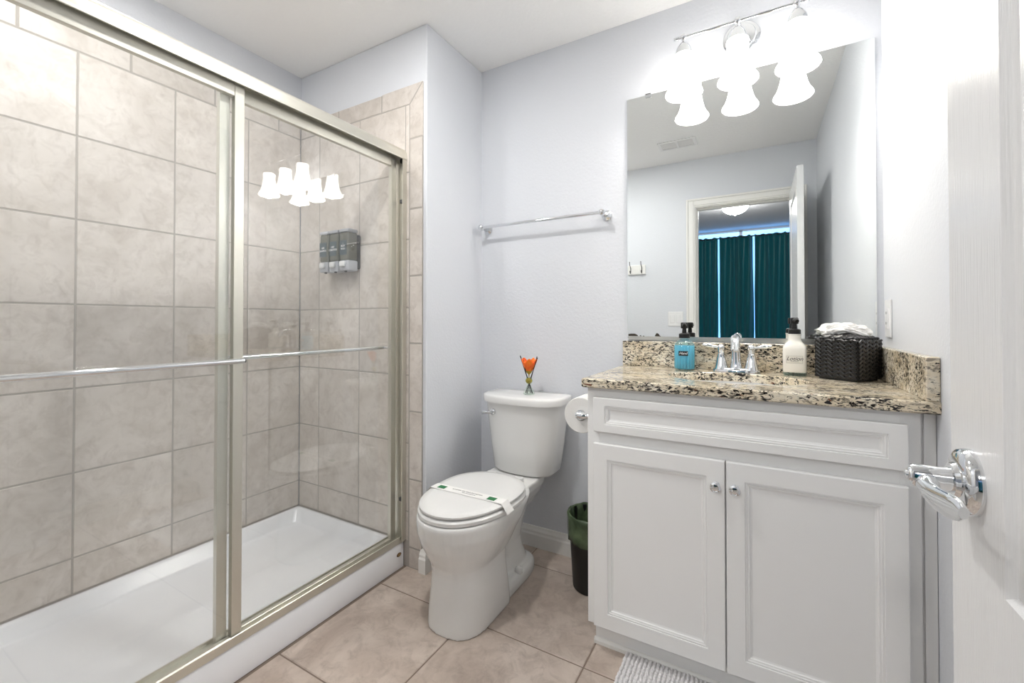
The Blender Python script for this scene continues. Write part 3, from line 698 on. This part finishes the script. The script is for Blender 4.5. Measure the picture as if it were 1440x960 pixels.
bm = B(); skin(bm, [tank_ring(.404, .120, 1.75, 1.87, .010), tank_ring(.412, .145, 1.738, 1.885, .013), tank_ring(.424, .154, 1.734, 1.888, .015), tank_ring(.53, .168, 1.726, 1.895, .017), tank_ring(.66, .183, 1.718, 1.90, .018), tank_ring(.730, .191, 1.714, 1.903, .019)]); obj('tank', bm, 'china', to, smooth=60)
bm = B(); skin(bm, [tank_ring(.7305, .196, 1.706, 1.905, .019), tank_ring(.733, .202, 1.699, 1.909, .021), tank_ring(.757, .204, 1.697, 1.910, .021), tank_ring(.764, .201, 1.702, 1.907, .020), tank_ring(.767, .190, 1.715, 1.898, .017), tank_ring(.7675, .1, 1.78, 1.85, .01)]); obj('tank_lid', bm, 'china', to, smooth=55)
bm = B(); lx_, ly_, lz_ = -1.072, 1.706, .688
lathe(bm, [(.014, -.006), (.014, .005), (.011, .008), (.006, .010), (.006, .020)], (lx_, ly_, lz_), (0, -1, 0), 20)
tube(bm, [(lx_, ly_-.018, lz_), (lx_-.02, ly_-.021, lz_-.001), (lx_-.045, ly_-.022, lz_-.003), (lx_-.052, ly_-.022, lz_-.003)], [.006, .0065, .0085, .005], 12); obj('flush_lever', bm, 'chrome', to, smooth=60)

# paper band over the lid
pb = thing('paper_band', 'white paper hygiene band with green marks across the closed toilet lid', 'paper band', (BX, 1.376, .445))
bm = B(); pts = []
for k in range(29):
    u = -1.085+2.17*k/28; x = u*.178
    z = .4427 if abs(u) < .95 else (.4427-(abs(u)-.95)*.25)
    pts.append((BX+x, z))
ya, yb = 1.352, 1.400
skin(bm, [turn([(x, y, z+o_) for x, z in pts]) for y, o_ in ((ya, 0), (yb, 0), (yb, .0005), (ya, .0005), (ya, 0))], False, False, closed=False)
obj('band', bm, 'paper', pb)
for x in (-.122, .112):
    bm = B(); f_ = [(BX+x-.017, 1.362, 0), (BX+x+.017, 1.362, 0), (BX+x+.017, 1.388, 0), (BX+x-.017, 1.388, 0)]
    skin(bm, [turn([(a, b, .4434+o_) for a, b, _ in f_]) for o_ in (0, .0005)]); obj('green_mark', bm, 'green', pb, label='green printed square')
text('printed_line', 'SANITIZED FOR YOUR PROTECTION', .0085, 'greyink', pb, (BX-.004, 1.381, .4437), Matrix.Rotation(BA, 3, 'Z'), ext=.0002)
text('printed_line', 'Please remove before use', .006, 'greyink', pb, (BX+.010, 1.369, .4437), Matrix.Rotation(BA, 3, 'Z'), ext=.0002)

# reed diffuser on the tank
rx, ry, rz = -.931, 1.795, .7677
rd = thing('reed_diffuser', 'small glass reed diffuser with orange flower on the toilet tank', 'reed diffuser', (rx, ry, rz))
bm = B(); lathe(bm, [(.0265, 0), (.027, .003), (.022, .016), (.013, .034), (.008, .046), (.012, .050), (.0175, .058), (.018, .066), (.013, .076), (.010, .080)], (rx, ry, rz), n=28, cap=True); obj('glass_vase', bm, 'vase', rd, smooth=60)
bm = B(); lathe(bm, [(.004, .048), (.011, .052), (.0155, .059), (.0155, .065), (.011, .074), (.006, .076)], (rx, ry, rz), n=24); obj('scented_oil', bm, 'oil', rd, smooth=180, label='yellow scented oil')
V3 = lambda x, y, z: (rx+x, ry+y, rz+z)
for (a, b, r) in (((.021, -.006, .006), (-.043, -.006, .178), .0026), ((-.019, .004, .004), (.046, -.004, .172), .0020), ((.002, .012, .004), (-.014, -.03, .16), .0014), ((-.004, -.012, .004), (.036, .012, .176), .0018)):
    bm = B(); tube(bm, [V3(*a), V3(*b)], r, 8); obj('reed', bm, 'black', rd)
bm = B(); rings = []
for z, r_ in ((.098, .003), (.102, .008), (.110, .015), (.122, .021), (.136, .028), (.149, .034), (.158, .037), (.153, .029), (.142, .02), (.128, .012), (.120, .003)):
    rings.append([V3(r_*cos(t)*(1+.10*sin(5*t)), r_*sin(t)*(1+.10*sin(5*t)), z+(.010*sin(5*t+.6) if r_ > .024 else 0)) for t in [2*PI*k/50 for k in range(50)]])
skin(bm, rings); obj('flower', bm, 'orange', rd, smooth=180)
bm = B(); lathe(bm, [(.002, .080), (.003, .092), (.010, .098), (.0155, .107), (.014, .110), (.004, .104)], (rx, ry, rz), n=16); obj('calyx', bm, 'calyx', rd, smooth=60)

# toilet roll and its holder on the vanity side
px_, pz_, pr_ = -.580, .757, .0665
pz_ -= .0028; tr_ = B(); y0, y1 = 1.540, 1.646; prof = [(.021, y0+.001), (pr_-.002, y0), (pr_, y0+.002), (pr_, y1-.002), (pr_-.002, y1), (.021, y1-.001), (.0205, (y0+y1)/2), (.021, y0+.001)]
lathe(tr_, [(r_, h) for r_, h in prof], (px_, 0, pz_), (0, 1, 0), 48, cap=False)
top(obj('toilet_paper_roll', tr_, 'roll', at=(px_, 1.593, pz_), smooth=40), 'roll of white toilet paper hanging beside the vanity', 'toilet paper')
pz_ += .0028
hd = thing('toilet_paper_holder', 'chrome toilet paper holder fixed to the side of the vanity', 'toilet paper holder', (VX0, 1.575, pz_))
bm = B(); tube(bm, [(px_, 1.531, pz_), (px_, 1.655, pz_)], .0182, 18); obj('spindle', bm, 'chrome', hd, smooth=40)
for y in (1.529, 1.657):
    bm = B(); lathe(bm, [(.022, 0), (.022, .005), (.014, .010), (.010, .016), (.010, .046), (.0135, .052), (.0155, .070), (.0135, .082), (.001, .086)], (VX0-.0005, y, pz_), (-1, 0, 0), 20); obj('arm', bm, 'chrome', hd, smooth=45)

# waste bin with liner
bx_, by_ = -.612, 1.748
bn = thing('waste_bin', 'black round waste bin on the floor beside the vanity', 'waste bin', (bx_, by_, 0))
bm = B(); lathe(bm, [(.074, .0005), (.078, .006), (.0945, .292), (.0975, .296), (.0975, .302), (.092, .302), (.090, .292), (.074, .010), (.0, .009)], (bx_, by_, 0), n=48); obj('bin_body', bm, 'bin', bn, smooth=50)
bm = B(); rnd = random.Random(2); rings = []
for k, (r_, z) in enumerate([(.0930, .198), (.0965, .200), (.0975, .225), (.0985, .255), (.0995, .290), (.1003, .305), (.0960, .309), (.0905, .303), (.084, .26), (.076, .20), (.066, .13), (.05, .10)]):
    rings.append([(bx_+(r_+(.0012 if 0 < k < 6 else .004)*(sin(9*t+k)+sin(14*t-k*.7))*(.5 if k in (4, 5, 6, 7) else 1)*(.6 if k < 4 else 1)+(.0015 if k < 6 else 0))*cos(t), by_+(r_+(.0012 if 0 < k < 6 else .004)*(sin(9*t+k)+sin(14*t-k*.7))*(.5 if k in (4, 5, 6, 7) else 1)*(.6 if k < 4 else 1)+(.0015 if k < 6 else 0))*sin(t), z+(.004*sin(5*t) if k < 2 else 0)) for t in [2*PI*i/72 for i in range(72)]])
skin(bm, rings, cap0=False)
top(obj('bin_liner', bm, 'liner', at=(bx_, by_, .1), smooth=180), 'green plastic bag lining the black bin and folded over its rim', 'bin liner')

# bath mat: chenille tufts
mx0, mx1, my0, my1 = -.388, .16, 1.02, 1.446
bt = thing('bath_mat', 'white chenille bath mat on the floor at the foot of the vanity', 'bath mat', ((mx0+mx1)/2, (my0+my1)/2, 0))
bm = B(); box(bm, mx0, mx1, my0, my1, .0003, .009, .003); obj('backing', bm, 'matf', bt)
bm = B(); rnd = random.Random(9)
ico = []
tmp = B(); bmesh.ops.create_icosphere(tmp, subdivisions=2, radius=1)
iv = [v.co.copy() for v in tmp.verts]; ifc = [[v.index for v in f.verts] for f in tmp.faces]; tmp.free()
p = .0125; ny = int((my1-my0)/p); nx = int((mx1-mx0)/p)
for i in range(nx):
    for j in range(ny):
        x = mx0+(i+.5)*p+rnd.uniform(-.0012, .0012); y = my0+(j+.5)*p+rnd.uniform(-.002, .002)
        a = rnd.uniform(-.5, .5); h = .0085*rnd.uniform(.8, 1.15)
        vs = [bm.verts.new((x+(v.x*.0052*cos(a)-v.y*.0076*sin(a)), y+(v.x*.0052*sin(a)+v.y*.0076*cos(a)), .0105+v.z*h)) for v in iv]
        for f in ifc: bm.faces.new([vs[q] for q in f])
tf = obj('tufts', bm, 'matf', bt, smooth=180, recalc=False); tf['kind'] = 'stuff'

# ------------------------------------------------------------------ bathroom door, open against the right wall
DX0, DX1, DY0, DY1, DZ0, DZ1 = .2052, .2402, .020, .7305, .012, 2.045
bm = B()
def door_side(bm, x, nx):
    """stiles and rails with two sunk panels; nx = outward sign"""
    def q(a, b, c, d, dep): return [(x-nx*dep, y, z) for y, z in ((a, c), (b, c), (b, d), (a, d))]
    ys = [DY0, DY0+.129, DY1-.131, DY1]; zs = [DZ0, .235, .665, .838, 1.93, DZ1]
    V = {}
    def v(y, z):
        k = (round(y, 5), round(z, 5))
        if k not in V: V[k] = bm.verts.new((x, y, z))
        return V[k]
    for i in range(3):
        for j in range(5):
            if i == 1 and j in (1, 3):
                a, b, c, d = ys[1], ys[2], zs[j], zs[j+1]
                rs = [q(a+o, b-o, c+o, d-o, dep) for o, dep in ((0, 0), (.006, .007), (.016, .0085), (.022, .008), (.03, .0035), (.045, .003))]
                skin(bm, rs, cap0=False)
            else: bm.faces.new([v(ys[i], zs[j]), v(ys[i+1], zs[j]), v(ys[i+1], zs[j+1]), v(ys[i], zs[j+1])])
door_side(bm, DX0, -1); door_side(bm, DX1, 1)
for (a, b, c, d) in ((DY0, DY0, DZ0, DZ1), (DY1, DY1, DZ0, DZ1)): bm.faces.new([bm.verts.new((xx_, a, zz_)) for xx_, zz_ in ((DX0, c), (DX1, c), (DX1, d), (DX0, d))])
for z in (DZ0, DZ1): bm.faces.new([bm.verts.new((xx_, yy_, z)) for xx_, yy_ in ((DX0, DY0), (DX1, DY0), (DX1, DY1), (DX0, DY1))])
bmesh.ops.remove_doubles(bm, verts=bm.verts[:], dist=1e-5)
do = struct('door_1', bm, 'doorp', at=(DX1, DY0, 0)); do['label'] = 'white panelled bathroom door standing open at the right edge'; do['category'] = 'door'
hy, hz = .672, .927
bm = B(); lathe(bm, [(.0365, 0), (.0365, .004), (.034, .010), (.030, .0125), (.020, .014), (.018, .018)], (DX0, hy, hz), (-1, 0, 0), 40); ro = obj('rosette', bm, 'chrome', do, smooth=40)
bm = B(); lathe(bm, [(.0135, .016), (.013, .022), (.0125, .028), (.0125, .050), (.0115, .052)], (DX0, hy, hz), (-1, 0, 0), 24)
lathe(bm, [(.0085, .0515), (.0075, .054), (.0045, .0545), (.0045, .0565), (.001, .057)], (DX0, hy, hz), (-1, 0, 0), 14)
# lever blade, sweeping from the hub towards the hinge side
rings = []
hxx = DX0-.040
for u, w_, t_, dz, dxx in ((.011, .009, .008, -.001, 0), (.0, .0105, .0105, -.002, 0), (-.014, .0105, .0105, -.006, 0), (-.03, .0115, .0085, -.009, -.001), (-.052, .0130, .0065, -.009, -.001), (-.078, .0130, .0055, -.006, 0), (-.098, .0110, .005, -.002, .001), (-.109, .0055, .004, -.001, .001)):
    rings.append([(hxx+dxx+t_*sin(t), hy+u, hz+dz+w_*cos(t)) for t in [2*PI*k/20 for k in range(20)]])
skin(bm, rings)
obj('lever_handle', bm, 'chrome', do, smooth=60)
bm = B(); lathe(bm, [(.0365, 0), (.0365, .004), (.034, .010), (.030, .0125), (.014, .016), (.0125, .045)], (DX1, hy, hz), (1, 0, 0), 30)
tube(bm, [(DX1+.04, hy+.008, hz), (DX1+.04, hy-.05, hz-.003), (DX1+.04, hy-.105, hz-.005)], [.0105, .0105, .008], 14); obj('lever_handle', bm, 'chrome', do, smooth=50)
for z in (.25, 1.05, 1.83):
    bm = B(); tube(bm, [(DX1+.005, DY0-.005, z-.045), (DX1+.005, DY0-.005, z+.045)], .006, 10); obj('hinge', bm, 'chrome', do, smooth=50)

# ------------------------------------------------------------------ seen in the mirror: front wall fittings
sp = thing('light_switch', 'white double light switch plate on the wall beside the doorway', 'light switch', (-.603, YD, 1.128))
bm = B(); box(bm, -.663, -.543, YD, YD+.006, 1.068, 1.188, .003); obj('cover', bm, 'plate', sp)
for x in (-.627, -.580):
    bm = B(); box(bm, x-.0165, x+.0165, YD+.005, YD+.0095, 1.094, 1.162, .0015); obj('rocker', bm, 'plate', sp)
hk = thing('hook_rack', 'white wall board with two dark coat hooks on the front wall', 'hook rack', (-.92, YD, 1.556))
bm = B(); box(bm, -.997, -.845, YD, YD+.014, 1.516, 1.597, .003); obj('board', bm, 'trim', hk)
for x in (-.972, -.876):
    bm = B(); tube(bm, [(x, YD+.016, 1.575), (x, YD+.016, 1.540), (x, YD+.026, 1.527), (x, YD+.04, 1.535), (x, YD+.043, 1.548)], .0035, 8)
    tube(bm, [(x, YD+.016, 1.57), (x, YD+.03, 1.585), (x, YD+.05, 1.60), (x, YD+.056, 1.625)], .0032, 8); obj('coat_hook', bm, 'slot', hk, label='dark metal double hook')
vt = thing('ceiling_vent', 'white rectangular air vent in the bathroom ceiling seen in the mirror', 'air vent', (-.52, .41, H))
bm = B(); x0, x1, y0, y1 = -.655, -.39, .33, .49
for a in ((x0, x1, y0, y0+.02), (x0, x1, y1-.02, y1), (x0, x0+.02, y0+.02, y1-.02), (x1-.02, x1, y0+.02, y1-.02), (-.529, -.516, y0+.02, y1-.02)): box(bm, *a, H-.008, H-.0005, .002)
obj('frame', bm, 'plate', vt)
bm = B()
for k in range(7):
    y = y0+.03+k*.0165
    for a, b in ((x0+.02, -.529), (-.516, x1-.02)):
        skin(bm, [[(x, y, H-.007), (x, y+.006, H-.002), (x, y+.0065, H-.003), (x, y+.0005, H-.008)] for x in (a, b)])
obj('louvres', bm, 'plate', vt)
bm = B(); box(bm, x0+.02, x1-.02, y0+.02, y1-.02, H-.0012, H-.0004); obj('duct_shade', bm, 'slot', vt)  # flat dark sheet behind the louvres, painted as the shade inside the vent

# ------------------------------------------------------------------ bedroom beyond the doorway
BY0, BY1, BX0, BX1 = -3.254, YD-.11, -2.3, 1.5
struct('floor_bedroom', box(B(), BX0-T, BX1+T, BY0-T, BY1, -.08, 0), 'bedfloor')
struct('ceiling_bedroom', box(B(), BX0-T, BX1+T, BY0-T, BY1, H, H+.08), 'bedceil')
struct('wall_bedroom_left', box(B(), BX0-T, BX0, BY0, BY1, 0, H), 'bedwall')
struct('wall_bedroom_right', box(B(), BX1, BX1+T, BY0, BY1, 0, H), 'bedwall')
bm = B(); box(bm, BX0-T, XS-T, BY1-.02, BY1, 0, H); box(bm, XR+T, BX1+T, BY1-.02, BY1, 0, H); struct('wall_bedroom_front', bm, 'bedwall')
WX0, WX1, WZ0, WZ1 = -1.35, .85, .5, 2.425
bm = B(); box(bm, BX0-T, WX0, BY0-T, BY0, 0, H); box(bm, WX1, BX1+T, BY0-T, BY0, 0, H); box(bm, WX0, WX1, BY0-T, BY0, 0, WZ0); box(bm, WX0, WX1, BY0-T, BY0, WZ1, H); struct('wall_bedroom_back', bm, 'bedwall')
wi = struct('window_1', box(B(), WX0, WX1, BY0-.06, BY0-.05, WZ0, WZ1), 'sky')
bm = B()
for x in (WX0, -.235, WX1-.04): box(bm, x, x+.04, BY0-.049, BY0-.01, WZ0, WZ1)
box(bm, WX0, WX1, BY0-.049, BY0-.01, WZ1-.012, WZ1); obj('window_frame', bm, 'white', wi)
def curtain(x0, x1, label, ph):
    bm = B(); n = 90; y = BY0+.14; zt = 2.325; fr_, bk = [], []
    zs = [.02, .5, 1.0, 1.5, 1.9, 2.15, 2.27, zt]
    rows = []
    for z in zs:
        am = .03 if z < 2.1 else .022
        row = []
        for k in range(n+1):
            u = k/n; x = x0+(x1-x0)*u; kk = 2*PI*(x-x0)/.118
            row.append((x+.008*sin(kk*.5+z*1.5+ph)+.004*sin(z*4+kk), y+am*sin(kk+ph+.35*sin(z*2.1))+.012*sin(kk*.37+z), z+(.006*sin(kk*1.3+ph) if z == zt else 0)))
        rows.append(row)
    f = rows; b = [[(p_[0], p_[1]-.003, p_[2]) for p_ in r_] for r_ in rows]
    va = skin(bm, f, False, False, closed=False); vb = skin(bm, b, False, False, closed=False)
    for k in range(len(rows)-1):
        bm.faces.new((va[k][0], vb[k][0], vb[k+1][0], va[k+1][0])); bm.faces.new((va[k][-1], va[k+1][-1], vb[k+1][-1], vb[k][-1]))
    for e in (0, -1):
        for k in range(n): bm.faces.new((va[e][k], va[e][k+1], vb[e][k+1], vb[e][k]))
    top(obj('curtain', bm, 'curtain', at=((x0+x1)/2, y, 0), smooth=180), label, 'curtain', 'teal bedroom curtains')
curtain(-1.40, -.512, 'teal curtain panel at the left of the mirrored bedroom window', .3)
curtain(-.478, -.062, 'narrow teal curtain panel between the two bright gaps in the mirror', 1.4)
curtain(-.035, .90, 'teal curtain panel nearest the open door in the mirror', 2.2)
rdm = thing('curtain_rod', 'dark curtain rod carrying the teal bedroom curtains', 'curtain rod', (-.25, BY0+.14, 2.33))
bm = B(); tube(bm, [(-1.45, BY0+.14, 2.31), (.95, BY0+.14, 2.31)], .009, 10); obj('rod', bm, 'dark', rdm)
for x in (-1.44, .94):
    bm = B(); tube(bm, [(x, BY0+.001, 2.31), (x, BY0+.14, 2.31)], .007, 8); obj('bracket', bm, 'dark', rdm)
bl = thing('bedroom_ceiling_light', 'lit white dome light on the bedroom ceiling seen in the mirror', 'ceiling light', (-.22, -1.60, H))
bm = B(); lathe(bm, [(.15, 0), (.15, -.02), (.14, -.028), (.12, -.03)], (-.22, -1.60, H), n=36); obj('base_ring', bm, 'chrome', bl, smooth=40)
bm = B(); lathe(bm, [(.138, -.029), (.132, -.06), (.112, -.092), (.075, -.118), (.03, -.13), (.012, -.132), (.010, -.142), (.001, -.146)], (-.22, -1.60, H), n=36); obj('glass_dome', bm, 'beddome', bl, smooth=60)
